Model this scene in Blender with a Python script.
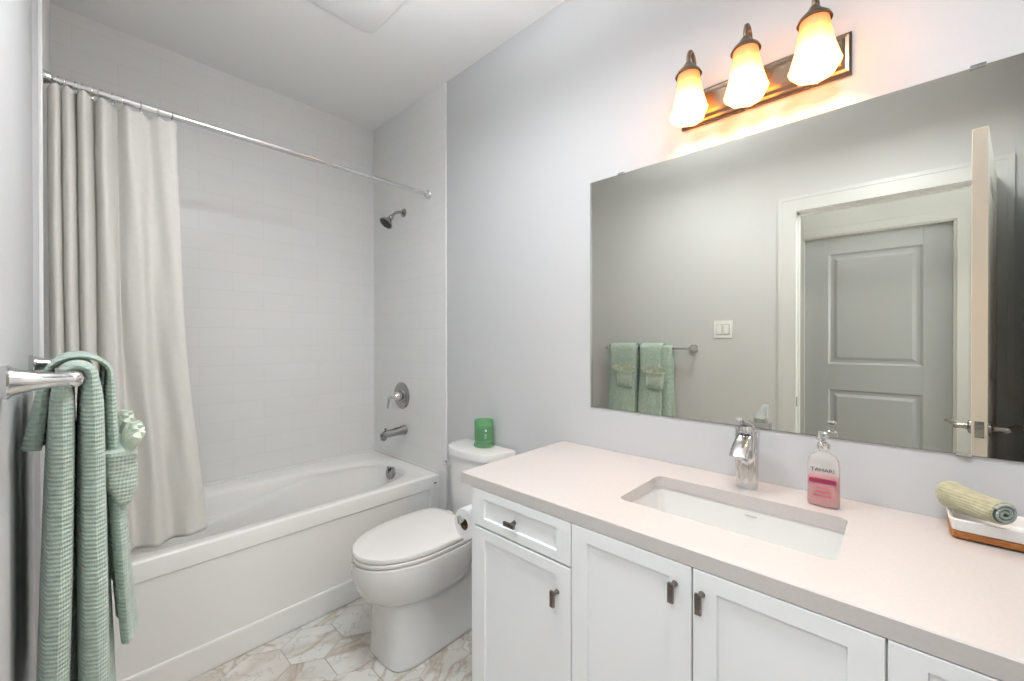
import bpy, bmesh, math, random
from mathutils import Vector, Matrix
from math import sin, cos, pi, radians
for o in list(bpy.data.objects): bpy.data.objects.remove(o)
SC = bpy.context.scene; COL = SC.collection
random.seed(7)

# ---------------- camera ----------------
CZ = 1.283
cd = bpy.data.cameras.new('camera'); cam = bpy.data.objects.new('camera', cd); COL.objects.link(cam)
cd.sensor_fit = 'HORIZONTAL'; cd.sensor_width = 36; cd.lens = 412.17/1024*36; cd.clip_start = .02
R = Vector((.68417, -.72931, -.00107)); U = Vector((.00348, .00179, .99999)); F = Vector((.72931, .68418, -.00376))
cam.matrix_world = Matrix(((R.x, U.x, -F.x, 0), (R.y, U.y, -F.y, 0), (R.z, U.z, -F.z, CZ), (0, 0, 0, 1)))
SC.camera = cam
# ---------------- view, world, big lights ----------------
vs = SC.view_settings; vs.view_transform = 'Standard'; vs.look = 'None'; vs.exposure = -0.06; vs.gamma = 1; vs.use_curve_mapping = False
w = bpy.data.worlds.new('world'); SC.world = w; w.use_nodes = True
w.node_tree.nodes['Background'].inputs[0].default_value = (.97, .985, 1, 1); w.node_tree.nodes['Background'].inputs[1].default_value = 0.6

def area(name, loc, size, power, col, rot=(0, 0, 0), shape='DISK'):
    l = bpy.data.lights.new(name, 'AREA'); l.shape = shape; l.size = size; l.energy = power; l.color = col
    o = bpy.data.objects.new(name, l); o.location = loc; o.rotation_euler = rot; COL.objects.link(o); return o
P_HALL, P_FILL_SPOT, P_END_FILL, P_VAN = 2.5, 11.0, 26.0, 4.0
COOL = (.93, .965, 1.0)
ADDED_CEIL_LAMPS = ((.60, .02), (.60, .93)); HALL_LAMP = (-.42, .10)
for (lx, ly), dn, up in zip(ADDED_CEIL_LAMPS, (11.5, 10.0), (0.0, 10.5)):      # unseen bowl lamps added for even light: down, and up from the nearer-tub one
    area('added_down_light', (lx, ly, 2.385), .30, dn, COOL)
    if up: area('added_up_light', (lx, ly, 2.43), .34, up, COOL, (pi, 0, 0))
area('hall_end_fill_light', (-.47, -1.45, 1.5), .6, P_END_FILL, (.92, .96, 1), (radians(90), 0, 0), 'SQUARE')  # added fill standing in for daylight from the hall end; no window there
SPOT = Vector((-.50, .08, 2.25)); SDIR = Vector((.85, .12, -.5)).normalized()
area('hall_fill_spot_light', SPOT, .15, P_FILL_SPOT, COOL, SDIR.to_track_quat('-Z', 'Y').to_euler())  # unseen spot added to brighten the vanity fronts through the doorway
area('hall_lamp_light', (HALL_LAMP[0], HALL_LAMP[1], 2.60), .26, P_HALL, COOL)

# ---------------- dimensions ----------------
XR = 1.4624; XL = -.080; YB = 2.698; YF = -.42; ZT = 2.747
YT = 1.888                      # edge of the alcove tiling
OP0, OP1, OPH = -.300, .4534, 2.050   # doorway
HX = -.82                       # hall far wall face
HY0, HY1 = -1.5, 1.9

# ---------------- helpers ----------------
def lin(c): return tuple(((v/255)/12.92 if v/255 <= .04045 else ((v/255+.055)/1.055)**2.4) for v in c)+(1,)
def setin(b, n, v):
    if n in b.inputs: b.inputs[n].default_value = v
def mat(name, rgb, rough=.5, metal=0, coat=0, **k):
    m = bpy.data.materials.new(name); m.use_nodes = True; b = m.node_tree.nodes['Principled BSDF']
    b.inputs['Base Color'].default_value = lin(rgb); b.inputs['Roughness'].default_value = rough; b.inputs['Metallic'].default_value = metal
    setin(b, 'Coat Weight', coat)
    for n, v in k.items(): setin(b, n.replace('_', ' '), v)
    # very slight procedural unevenness so that no surface is dead flat
    nt = m.node_tree; tc = nt.nodes.new('ShaderNodeTexCoord'); ns = nt.nodes.new('ShaderNodeTexNoise'); ns.inputs['Scale'].default_value = 9
    mr = nt.nodes.new('ShaderNodeMapRange'); mr.inputs['To Min'].default_value = max(0, rough-.03); mr.inputs['To Max'].default_value = rough+.03
    nt.links.new(tc.outputs['Object'], ns.inputs['Vector']); nt.links.new(ns.outputs['Fac'], mr.inputs['Value']); nt.links.new(mr.outputs['Result'], b.inputs['Roughness'])
    return m
def N(m, t): return m.node_tree.nodes.new(t)
def Lk(m, a, b): m.node_tree.links.new(a, b)
def bsdf(m): return m.node_tree.nodes['Principled BSDF']
def math_n(m, op, a, b=None):
    n = N(m, 'ShaderNodeMath'); n.operation = op
    for i, v in enumerate((a, b)):
        if v is None: continue
        if isinstance(v, (int, float)): n.inputs[i].default_value = v
        else: Lk(m, v, n.inputs[i])
    return n.outputs[0]
def bump(m, h, s, d=.001):
    b = N(m, 'ShaderNodeBump'); b.inputs['Strength'].default_value = s; b.inputs['Distance'].default_value = d
    Lk(m, h, b.inputs['Height']); Lk(m, b.outputs[0], bsdf(m).inputs['Normal'])

def props(o, label=None, cat=None, group=None, kind=None):
    if label: o['label'] = label
    if cat: o['category'] = cat
    if group: o['group'] = group
    if kind: o['kind'] = kind
    return o
def thing(name, loc, label, cat, group=None):
    o = bpy.data.objects.new(name, None); o.location = loc; o.empty_display_size = .05; COL.objects.link(o)
    return props(o, label, cat, group)
def link(name, bm, m, parent=None, smooth=False, angle=35):
    """bm is in world coordinates; a child is stored relative to its parent's location chain"""
    me = bpy.data.meshes.new(name); bmesh.ops.recalc_face_normals(bm, faces=bm.faces); 
    off = Vector((0, 0, 0)); p = parent
    while p is not None: off += p.location; p = p.parent
    if parent is None:
        c = [v.co for v in bm.verts]
        off = Vector((sum(v.x for v in c)/len(c), sum(v.y for v in c)/len(c), min(v.z for v in c)))
    bmesh.ops.translate(bm, verts=bm.verts, vec=-off)
    bm.to_mesh(me); bm.free()
    for mm in (m if isinstance(m, (list, tuple)) else [m]): me.materials.append(mm)
    if smooth:
        for p_ in me.polygons: p_.use_smooth = True
        me.set_sharp_from_angle(angle=radians(angle))
    o = bpy.data.objects.new(name, me); COL.objects.link(o)
    if parent is not None: o.parent = parent
    else: o.location = off
    return o
def st(name, bm, m, parent=None, **k): 
    o = link(name, bm, m, parent, **k)
    if parent is None: o['kind'] = 'structure'
    return o
def BM(): return bmesh.new()
def box(bm, x0, x1, y0, y1, z0, z1, bev=0, seg=2, rot=None):
    t = bmesh.new(); bmesh.ops.create_cube(t, size=1)
    bmesh.ops.scale(t, vec=(x1-x0, y1-y0, z1-z0), verts=t.verts)
    if bev: bmesh.ops.bevel(t, geom=t.edges[:], offset=bev, segments=seg, affect='EDGES', profile=.6)
    if rot is not None: bmesh.ops.rotate(t, verts=t.verts, cent=(0, 0, 0), matrix=rot)
    bmesh.ops.translate(t, verts=t.verts, vec=((x0+x1)/2, (y0+y1)/2, (z0+z1)/2))
    me = bpy.data.meshes.new('t'); t.to_mesh(me); t.free(); bm.from_mesh(me); bpy.data.meshes.remove(me); return bm
def loft(bm, loops, cap0=True, cap1=True, close=True):
    rows = [[bm.verts.new(p) for p in l] for l in loops]; n = len(rows[0])
    for a, b in zip(rows[:-1], rows[1:]):
        for i in range(n if close else n-1):
            j = (i+1) % n
            try: bm.faces.new((a[i], a[j], b[j], b[i]))
            except ValueError: pass
    if cap0 and close: bm.faces.new(list(reversed(rows[0])))
    if cap1 and close: bm.faces.new(rows[-1])
    return rows
def frame(d):
    d = d.normalized(); up = Vector((0, 0, 1)) if abs(d.z) < .95 else Vector((1, 0, 0))
    a = d.cross(up).normalized(); return a, d.cross(a).normalized()
def tube(bm, pts, r, n=12, cap=True, sq=None):
    """pts path; r radius or list (or (ra,rb) pairs: half width along a, half height along b)"""
    pts = [Vector(p) for p in pts]; rs = r if isinstance(r, list) else [r]*len(pts); loops = []; a = b = None
    for i, p in enumerate(pts):
        d = (pts[min(i+1, len(pts)-1)]-pts[max(i-1, 0)]).normalized()
        if a is None: a, b = frame(d)
        else:
            a = (a-d*a.dot(d)).normalized(); b = d.cross(a).normalized()
        q = rs[i]; ra, rb = q if isinstance(q, tuple) else (q, q); e = 2/(sq or 2)
        loops.append([p+a*ra*math.copysign(abs(cos(t))**e, cos(t))+b*rb*math.copysign(abs(sin(t))**e, sin(t)) for t in (2*pi*k/n for k in range(n))])
    loft(bm, loops, cap, cap); return bm
def lathe(bm, prof, c, axis=(0, 0, 1), n=28, cap=True):
    """prof list of (r, h) along axis from c"""
    ax = Vector(axis).normalized(); a, b = frame(ax); c = Vector(c); loops = []
    for r_, h in prof:
        r_ = max(r_, 1e-4); loops.append([c+ax*h+a*r_*cos(2*pi*k/n)+b*r_*sin(2*pi*k/n) for k in range(n)])
    loft(bm, loops, cap, cap); return bm
def sheet(bm, P, nu, nv):
    g = [[bm.verts.new(P(i/(nu), j/(nv))) for i in range(nu+1)] for j in range(nv+1)]
    for j in range(nv):
        for i in range(nu): bm.faces.new((g[j][i], g[j][i+1], g[j+1][i+1], g[j+1][i]))
    return g
def solid(o, t, off=0, sub=0):
    s = o.modifiers.new('s', 'SOLIDIFY'); s.thickness = t; s.offset = off
    if sub: q = o.modifiers.new('q', 'SUBSURF'); q.levels = q.render_levels = sub
    return o
def smoothstep(a, b, x):
    t = min(1, max(0, (x-a)/(b-a))); return t*t*(3-2*t)
def rrect(cx, cy, hx, hy, r, z, n=8):
    out = []
    for k, (sx, sy) in enumerate(((1, 1), (-1, 1), (-1, -1), (1, -1))):
        for i in range(n+1):
            t = pi/2*k+pi/2*i/n; out.append(Vector((cx+sx*(hx-r)+r*cos(t), cy+sy*(hy-r)+r*sin(t), z)))
    return out
def text_mesh(body, size, m, parent, name, M, ext=.0003, label=None):
    c = bpy.data.curves.new(name, 'FONT'); c.body = body; c.size = size; c.extrude = ext; c.align_x = 'CENTER'; c.align_y = 'CENTER'
    t = bpy.data.objects.new(name, c); COL.objects.link(t); bpy.context.view_layer.update()
    me = bpy.data.meshes.new_from_object(t.evaluated_get(bpy.context.evaluated_depsgraph_get())); bpy.data.objects.remove(t)
    me.name = name; me.transform(M); off = Vector((0, 0, 0)); p = parent
    while p is not None: off += p.location; p = p.parent
    me.transform(Matrix.Translation(-off)); me.materials.clear(); me.materials.append(m)
    o = bpy.data.objects.new(name, me); COL.objects.link(o); o.parent = parent
    if label: o['label'] = label
    return o

# ---------------- materials ----------------
def wall_mat(name, rgb):
    m = mat(name, rgb, .85, Specular_IOR_Level=.2); tc = N(m, 'ShaderNodeTexCoord'); ns = N(m, 'ShaderNodeTexNoise'); ns.inputs['Scale'].default_value = 220; ns.inputs['Detail'].default_value = 3
    Lk(m, tc.outputs['Object'], ns.inputs['Vector']); bump(m, ns.outputs['Fac'], .12, .0006); return m
M_wall = wall_mat('wall_paint', (204, 205, 206)); M_ceil = wall_mat('ceiling_paint', (250, 250, 249))
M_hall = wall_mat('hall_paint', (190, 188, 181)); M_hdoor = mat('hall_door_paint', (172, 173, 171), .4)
M_trim = mat('trim_paint', (208, 209, 209), .35); M_door = mat('door_paint', (238, 236, 230), .4)
M_cab = mat('cabinet_lacquer', (240, 241, 242), .32); M_ceramic = mat('glazed_ceramic', (228, 228, 226), .08, coat=.5)
M_acryl = mat('tub_acrylic', (240, 240, 237), .30, coat=.1); M_seat = mat('toilet_seat_plastic', (230, 229, 227), .2)
M_chrome = mat('chrome', (215, 215, 215), .09, 1); M_dchrome = mat('satin_nickel', (166, 165, 163), .22, 1)
M_pull = mat('pewter_pull', (128, 120, 114), .3, 1); M_bronze = mat('brushed_nickel_warm', (132, 114, 98), .28, 1)
M_dark = mat('dark_gap', (35, 35, 36), .7); M_rub = mat('nozzle_rubber', (40, 42, 42), .5); M_plastic = mat('white_plastic', (235, 235, 233), .3)
M_wood = mat('bamboo', (168, 108, 50), .4); M_paper = mat('tissue', (240, 240, 240), .9); M_core = mat('cardboard', (140, 110, 85), .9)
M_ink = mat('printed_ink', (70, 45, 50), .5); M_grey = mat('grey_ink', (120, 118, 115), .5)
# wood grain
tc = N(M_wood, 'ShaderNodeTexCoord'); wv = N(M_wood, 'ShaderNodeTexWave'); wv.inputs['Scale'].default_value = 40; wv.inputs['Distortion'].default_value = 4; wv.bands_direction = 'X'
rp = N(M_wood, 'ShaderNodeValToRGB'); rp.color_ramp.elements[0].color = lin((150, 90, 38)); rp.color_ramp.elements[1].color = lin((188, 128, 66))
Lk(M_wood, tc.outputs['Object'], wv.inputs['Vector']); Lk(M_wood, wv.outputs['Fac'], rp.inputs['Fac']); Lk(M_wood, rp.outputs[0], bsdf(M_wood).inputs['Base Color'])

def tile_mat(name, axis, rgb=(236, 236, 234)):
    m = mat(name, rgb, .3, coat=.0); g = N(m, 'ShaderNodeNewGeometry'); sx = N(m, 'ShaderNodeSeparateXYZ'); cb = N(m, 'ShaderNodeCombineXYZ')
    Lk(m, g.outputs['Position'], sx.inputs[0]); Lk(m, sx.outputs[axis], cb.inputs[0]); Lk(m, sx.outputs[2], cb.inputs[1])
    br = N(m, 'ShaderNodeTexBrick'); br.inputs['Scale'].default_value = 1; br.inputs['Brick Width'].default_value = .305; br.inputs['Row Height'].default_value = .1035
    br.inputs['Mortar Size'].default_value = .0016; br.inputs['Mortar Smooth'].default_value = .3
    br.inputs['Color1'].default_value = lin(rgb); br.inputs['Color2'].default_value = lin(tuple(v-2 for v in rgb)); br.inputs['Mortar'].default_value = lin((227, 227, 225))
    Lk(m, cb.outputs[0], br.inputs['Vector']); Lk(m, br.outputs['Color'], bsdf(m).inputs['Base Color'])
    ns = N(m, 'ShaderNodeTexNoise'); ns.inputs['Scale'].default_value = 6; Lk(m, g.outputs['Position'], ns.inputs['Vector'])
    inv = math_n(m, 'SUBTRACT', 1.0, br.outputs['Fac']); h = math_n(m, 'ADD', inv, math_n(m, 'MULTIPLY', ns.outputs['Fac'], 1.2)); bump(m, h, .25, .0010); return m
M_tileB = tile_mat('wall_tile_lengthwise', 0); M_tileS = tile_mat('wall_tile_sideways', 1)

# quartz counter
M_quartz = mat('quartz', (226, 222, 216), .22, coat=.15)
tc = N(M_quartz, 'ShaderNodeTexCoord'); ns = N(M_quartz, 'ShaderNodeTexNoise'); ns.inputs['Scale'].default_value = 160; ns.inputs['Detail'].default_value = 4
rp = N(M_quartz, 'ShaderNodeValToRGB'); rp.color_ramp.elements[0].position = .3; rp.color_ramp.elements[0].color = lin((199, 193, 190)); rp.color_ramp.elements[1].position = .7; rp.color_ramp.elements[1].color = lin((202, 197, 194))
Lk(M_quartz, tc.outputs['Object'], ns.inputs['Vector']); Lk(M_quartz, ns.outputs['Fac'], rp.inputs['Fac']); Lk(M_quartz, rp.outputs[0], bsdf(M_quartz).inputs['Base Color'])

# marble hex tiles
M_marble = mat('marble', (215, 211, 203), .16, coat=.2)
m = M_marble; at = N(m, 'ShaderNodeAttribute'); at.attribute_name = 'tile'; g = N(m, 'ShaderNodeNewGeometry')
va = N(m, 'ShaderNodeVectorMath'); va.operation = 'MULTIPLY_ADD'; va.inputs[1].default_value = (9, 9, 9); Lk(m, at.outputs['Color'], va.inputs[0]); Lk(m, g.outputs['Position'], va.inputs[2])
def vein(sc, wdt, dist, det=5):
    n_ = N(m, 'ShaderNodeTexNoise'); n_.inputs['Scale'].default_value = sc; n_.inputs['Detail'].default_value = det; n_.inputs['Distortion'].default_value = dist
    Lk(m, va.outputs[0], n_.inputs['Vector']); d = math_n(m, 'ABSOLUTE', math_n(m, 'SUBTRACT', n_.outputs['Fac'], .5))
    mr = N(m, 'ShaderNodeMapRange'); mr.inputs['From Min'].default_value = 0; mr.inputs['From Max'].default_value = wdt; mr.inputs['To Min'].default_value = 1; mr.inputs['To Max'].default_value = 0
    Lk(m, d, mr.inputs['Value']); return mr.outputs[0]
def mixc(fac, a, b):
    x = N(m, 'ShaderNodeMix'); x.data_type = 'RGBA'; Lk(m, fac, x.inputs[0])
    for i, v in ((6, a), (7, b)):
        if isinstance(v, tuple): x.inputs[i].default_value = v
        else: Lk(m, v, x.inputs[i])
    return x.outputs[2]
v1 = math_n(m, 'MULTIPLY', vein(3.2, .028, .8), .5); v2 = math_n(m, 'MULTIPLY', vein(2.2, .12, .5, 3), .6); v3 = math_n(m, 'MULTIPLY', vein(7, .016, .6), .35)
c = mixc(v2, lin((226, 224, 219)), lin((192, 184, 170))); c = mixc(v3, c, lin((150, 148, 142))); c = mixc(v1, c, lin((158, 124, 92)))
Lk(m, c, bsdf(m).inputs['Base Color'])
M_grout = mat('grout', (176, 170, 160), .8)

# cloth
def cloth(name, rgb, rib=.0085, amt=.55, col2=None, axis=2, tr=0):
    m = mat(name, rgb, .95, Sheen_Weight=.35); tc = N(m, 'ShaderNodeTexCoord'); g = tc.outputs['Object']
    sx = N(m, 'ShaderNodeSeparateXYZ'); ns = N(m, 'ShaderNodeTexNoise'); ns.inputs['Scale'].default_value = 30; Lk(m, g, ns.inputs['Vector'])
    ad = N(m, 'ShaderNodeVectorMath'); ad.operation = 'MULTIPLY_ADD'; ad.inputs[1].default_value = (.004,)*3; Lk(m, ns.outputs['Color'], ad.inputs[0]); Lk(m, g, ad.inputs[2]); Lk(m, ad.outputs[0], sx.inputs[0])
    a = math_n(m, 'SINE', math_n(m, 'MULTIPLY', sx.outputs[axis], 2*pi/rib)); oth = math_n(m, 'ADD', sx.outputs[(axis+1) % 3], sx.outputs[(axis+2) % 3])
    b = math_n(m, 'SINE', math_n(m, 'MULTIPLY', oth, 2*pi/(rib*.75)))
    h = math_n(m, 'ADD', a, math_n(m, 'MULTIPLY', b, .3)); n2 = N(m, 'ShaderNodeTexNoise'); n2.inputs['Scale'].default_value = 500; Lk(m, g, n2.inputs['Vector'])
    h2 = math_n(m, 'ADD', h, math_n(m, 'MULTIPLY', n2.outputs['Fac'], 1.6)); bump(m, h2, amt, .0016)
    n3 = N(m, 'ShaderNodeTexNoise'); n3.inputs['Scale'].default_value = 60; n3.inputs['Detail'].default_value = 4; Lk(m, g, n3.inputs['Vector'])
    rp = N(m, 'ShaderNodeValToRGB'); rp.color_ramp.elements[0].position = .3; rp.color_ramp.elements[1].position = .7
    rp.color_ramp.elements[0].color = lin(col2 or tuple(v*.88 for v in rgb)); rp.color_ramp.elements[1].color = lin(rgb)
    Lk(m, n3.outputs['Fac'], rp.inputs['Fac']); Lk(m, rp.outputs[0], bsdf(m).inputs['Base Color']); return m
M_sage = cloth('sage_terry', (188, 208, 195)); M_sage2 = cloth('sage_terry_light', (204, 220, 207)); M_edge = cloth('towel_hem', (226, 236, 218), .010, .2)
M_khaki = cloth('khaki_terry', (186, 184, 152), .006); M_teal = cloth('grey_teal_terry', (168, 182, 176), .006)
M_linen = cloth('cream_linen', (248, 246, 241), .0035, .22, (243, 241, 235)); b = bsdf(M_linen); setin(b, 'Sheen Weight', .1)
nt = M_linen.node_tree; trn = nt.nodes.new('ShaderNodeBsdfTranslucent'); trn.inputs[0].default_value = lin((236, 233, 226)); mx = nt.nodes.new('ShaderNodeMixShader'); mx.inputs[0].default_value = .3
nt.links.new(b.outputs[0], mx.inputs[1]); nt.links.new(trn.outputs[0], mx.inputs[2]); nt.links.new(mx.outputs[0], nt.nodes['Material Output'].inputs[0])

M_mirror = mat('mirror_silver', (226, 226, 216), .0, 1)
for l in list(bsdf(M_mirror).inputs['Roughness'].links): M_mirror.node_tree.links.remove(l)
bsdf(M_mirror).inputs['Roughness'].default_value = 0
M_mback = mat('mirror_edge', (120, 128, 124), .2)
def glass(name, rgb, rough=.02, ior=1.45):
    m = mat(name, rgb, rough, 0, 0, Transmission_Weight=1.0, IOR=ior); return m
def tinted(name, rgb, alpha, rough=.08):
    m = mat(name, rgb, rough); nt = m.node_tree; t = nt.nodes.new('ShaderNodeBsdfTransparent'); t.inputs[0].default_value = lin(tuple(min(255, v+25) for v in rgb)); mx = nt.nodes.new('ShaderNodeMixShader'); mx.inputs[0].default_value = alpha
    nt.links.new(t.outputs[0], mx.inputs[1]); nt.links.new(bsdf(m).outputs[0], mx.inputs[2]); nt.links.new(mx.outputs[0], nt.nodes['Material Output'].inputs[0]); return m
M_clear = tinted('clear_plastic', (225, 225, 222), .32); M_pink = tinted('pink_soap', (238, 108, 118), .8); M_green = tinted('green_glass', (160, 205, 170), .30)
M_wax = mat('candle_wax', (110, 175, 125), .5, Subsurface_Weight=.1)
M_label = tinted('label_film', (215, 150, 160), .5, .4)

# ================= SETTING =================
TH = .12
st('ceiling', box(BM(), HX-.1, XR+TH, HY0, YB+TH, ZT, ZT+.1), M_ceil)
st('wall_right', box(BM(), XR, XR+TH, YF-TH, YB+TH, 0, ZT), M_wall)
bm = BM(); box(bm, XL-.003, XR+.003, YB, YB+TH, 0, ZT); st('wall_back', bm, M_tileB)
st('wall_front', box(BM(), XL-TH, XR, YF-TH, YF, 0, ZT), M_wall)
bm = BM(); box(bm, XL-TH, XL, OP1+.02, YB+TH, 0, ZT); box(bm, XL-TH, XL, HY0, OP0-.02, 0, ZT); box(bm, XL-TH, XL, OP0-.02, OP1+.02, OPH+.02, ZT); st('wall_left', bm, M_wall)
st('wall_alcove_right', box(BM(), XR-.008, XR+.001, YT, YB, .3, ZT), M_tileS)
st('wall_alcove_left', box(BM(), XL-.001, XL+.0174, YT, YB, .3, ZT), M_tileS)
st('trim_1', box(BM(), XR-.011, XR, YT-.009, YT, 0.0, ZT, .002), M_plastic)
st('wall_alcove_return', box(BM(), XL-.001, XL+.011, YT-.0085, YT+.001, 0, ZT), M_wall)
st('trim_2', box(BM(), XL+.011, XL+.0204, YT-.009, YT, 0.0, ZT, .002), M_plastic)
# floor: marble hexagons laid over grout, one mesh
bm = BM(); box(bm, HX-.1, XR+TH, HY0, YB+TH, -.1, -.0015); lay = bm.loops.layers.color.new('tile')
for f_ in bm.faces: f_.material_index = 1
S = .1205; W_ = S*math.sqrt(3); y0 = 1.683; x0 = .688
for r_ in range(-15, 8):
    for c_ in range(-9, 6):
        cx = x0+(c_+.5+(.5 if r_ % 2 else 0))*W_; cy = y0-S*.5+S*1.5*r_ + S*0
        if cx < HX-.2 or cx > XR+.15 or cy > 2.1 or cy < HY0: continue
        q = S-.0018
        vb = [bm.verts.new((cx+q*cos(pi/6+k*pi/3), cy+q*sin(pi/6+k*pi/3), 0)) for k in range(6)]
        vl = [bm.verts.new((v.co.x, v.co.y, -.0015)) for v in vb]
        fs = [bm.faces.new(vb)]+[bm.faces.new((vb[k], vl[k], vl[(k+1) % 6], vb[(k+1) % 6])) for k in range(6)]
        rc = (random.random(), random.random(), random.random(), 1)
        for f_ in fs:
            for l_ in f_.loops: l_[lay] = rc
st('floor', bm, [M_marble, M_grout])
# baseboards
def baseboard(name, x0, x1, y0, y1): 
    bm = BM(); box(bm, x0, x1, y0, y1, 0, .10, .003); st(name, bm, M_trim)
baseboard('baseboard_right', XR-.014, XR, 1.06, YT-.009)
baseboard('baseboard_left', XL, XL+.014, OP1+.092, YT-.009)
baseboard('baseboard_front', XL, .86, YF, YF+.014)
# door casings (bathroom side and hall side) + jamb
def casing(name, x0, x1, y0, y1, h, w, out, m=None):
    """flat casing with a stepped back band; out=+1/-1 side it stands proud to"""
    bm = BM()
    for a, b2, d in ((0, w, 1.0), (w-.020, w+.0005, 1.2)):
        xa, xb = sorted((x0, x0+(x1-x0)*d))
        box(bm, xa, xb, y1+a, y1+b2, 0, h+a); box(bm, xa, xb, y0-b2, y0-a, 0, h+a)
        box(bm, xa, xb, y0-b2, y1+b2, h+a, h+b2)
    st(name, bm, m or M_trim)
casing('trim_3', XL, XL+.012, OP0, OP1, OPH, .09, 1)
casing('trim_4', XL-TH, XL-TH-.012, OP0, OP1, OPH, .09, -1)
bm = BM(); box(bm, XL-TH-.001, XL+.002, OP1, OP1+.021, 0, OPH+.02, .001); box(bm, XL-TH-.001, XL+.002, OP0-.021, OP0, 0, OPH+.02, .001); box(bm, XL-TH-.001, XL+.002, OP0, OP1, OPH, OPH+.021, .001)
box(bm, XL-.075, XL-.045, OP1-.011, OP1, 0, OPH); box(bm, XL-.075, XL-.045, OP0, OP0+.011, 0, OPH); box(bm, XL-.075, XL-.045, OP0, OP1, OPH-.011, OPH)
jamb = st('trim_5', bm, M_plastic)
bm = BM(); box(bm, XL-.034, XL-.006, OP1-.0015, OP1+.0005, .87, .93, .0005); st('strike_plate', bm, M_dchrome, jamb)
# hall shell
st('wall_hall', (lambda b_: (box(b_, HX-TH, HX, .53, HY1, 0, ZT), box(b_, HX-TH, HX, HY0, -.262, 0, ZT), box(b_, HX-TH, HX, -.262, .53, 2.03, ZT), b_)[-1])(BM()), M_hall)
st('baseboard_hall', (lambda b_: (box(b_, HX, HX+.014, .60, HY1, 0, .1, .003), box(b_, HX, HX+.014, HY0, -.34, 0, .1, .003), b_)[-1])(BM()), M_trim)
casing('trim_6', HX, HX+.008, -.262, .53, 2.025, .075, 1, M_hall)

def panel_door(name, plane_x, y0, y1, z0, z1, th, panels, M_door=M_door):
    """door leaf perpendicular to x, raised-and-fielded panels on the +x face (and -x)"""
    o = bpy.data.objects.new(name, None); o.location = (plane_x, (y0+y1)/2, z0); COL.objects.link(o); o['kind'] = 'structure'
    zs = sorted(panels, key=lambda p: p[2])
    bm = BM(); xb = plane_x-th
    ys0, ys1 = panels[0][0], panels[0][1]
    box(bm, xb, plane_x, y0, ys0, z0, z1, .002); box(bm, xb, plane_x, ys1, y1, z0, z1, .002)
    zc = z0
    for p in zs: box(bm, xb, plane_x, ys0, ys1, zc, p[2]); zc = p[3]
    box(bm, xb, plane_x, ys0, ys1, zc, z1)
    link('frame', bm, M_door, o)
    for p in zs:
        bm = BM()
        # front profile: slope down, flat, raised field
        def ring(ins, dx): return [Vector((plane_x+dx, p[0]+ins, p[2]+ins)), Vector((plane_x+dx, p[1]-ins, p[2]+ins)), Vector((plane_x+dx, p[1]-ins, p[3]-ins)), Vector((plane_x+dx, p[0]+ins, p[3]-ins))]
        def ring2(ins, dx): return [Vector((xb-dx, v.y, v.z)) for v in ring(ins, 0)]
        loft(bm, [ring2(.05, -.002), ring2(.03, -.011), ring2(.012, -.011), ring2(0, -.0002), ring(0, -.0002), ring(.012, -.011), ring(.03, -.011), ring(.05, -.002)])
        link('panel', bm, M_door, o)
    return o
# hall door seen in the mirror through the doorway
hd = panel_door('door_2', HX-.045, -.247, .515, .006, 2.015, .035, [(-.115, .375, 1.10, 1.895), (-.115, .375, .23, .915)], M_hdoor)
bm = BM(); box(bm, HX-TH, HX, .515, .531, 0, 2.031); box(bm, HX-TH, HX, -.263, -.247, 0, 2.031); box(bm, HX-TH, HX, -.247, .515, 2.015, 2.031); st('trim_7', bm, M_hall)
# bathroom door, open 90 degrees: built in the closed orientation then rotated about the hinge
DH = Vector((XL+.004, -.235, 0))        # hinge line; leaf lies along +x, faces at y=-.195 and -.235
d1 = panel_door('door_1', 0, -.372, .372, .008, 2.045, .04, [(-.24, .24, 1.10, 1.91), (-.24, .24, .23, .915)])
DA = radians(8.0); d1.rotation_euler = (0, 0, radians(90)+DA); d1.location = (XL+.004+.378*cos(DA), -.298+.378*sin(DA), .008)
# after the turn local +x -> world +y, local +y -> world -x, so the free edge is local -y
def dl(name, fn, m):
    bm = BM(); fn(bm); o = link(name, bm, m, None, smooth=True); o.parent = d1; o.location = o.location - Vector((0, 0, .008)); return o
LZ = .952
for sx, nm in ((1, 'handle'), (-1, 'handle')):
    xf = 0 if sx > 0 else -.04
    def fn(bm):
        lathe(bm, [(.027, 0), (.027, .006), (.022, .010), (.013, .013), (.010, .02), (.0095, .046), (.004, .052)], (xf, -.312, LZ), (sx, 0, 0))
        tube(bm, [(xf+sx*.042, -.319, LZ), (xf+sx*.046, -.292, LZ), (xf+sx*.055, -.257, LZ+.001), (xf+sx*.066, -.222, LZ+.001), (xf+sx*.076, -.197, LZ)], [.010, .0105, .009, .008, .0075], 14)
    dl(nm, fn, M_dchrome)
dl('latch_plate', lambda bm: (box(bm, -.032, -.008, -.3735, -.3710, LZ-.03, LZ+.03, .0005), box(bm, -.026, -.014, -.384, -.372, LZ-.008, LZ+.008, .002)), M_dchrome)

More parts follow.
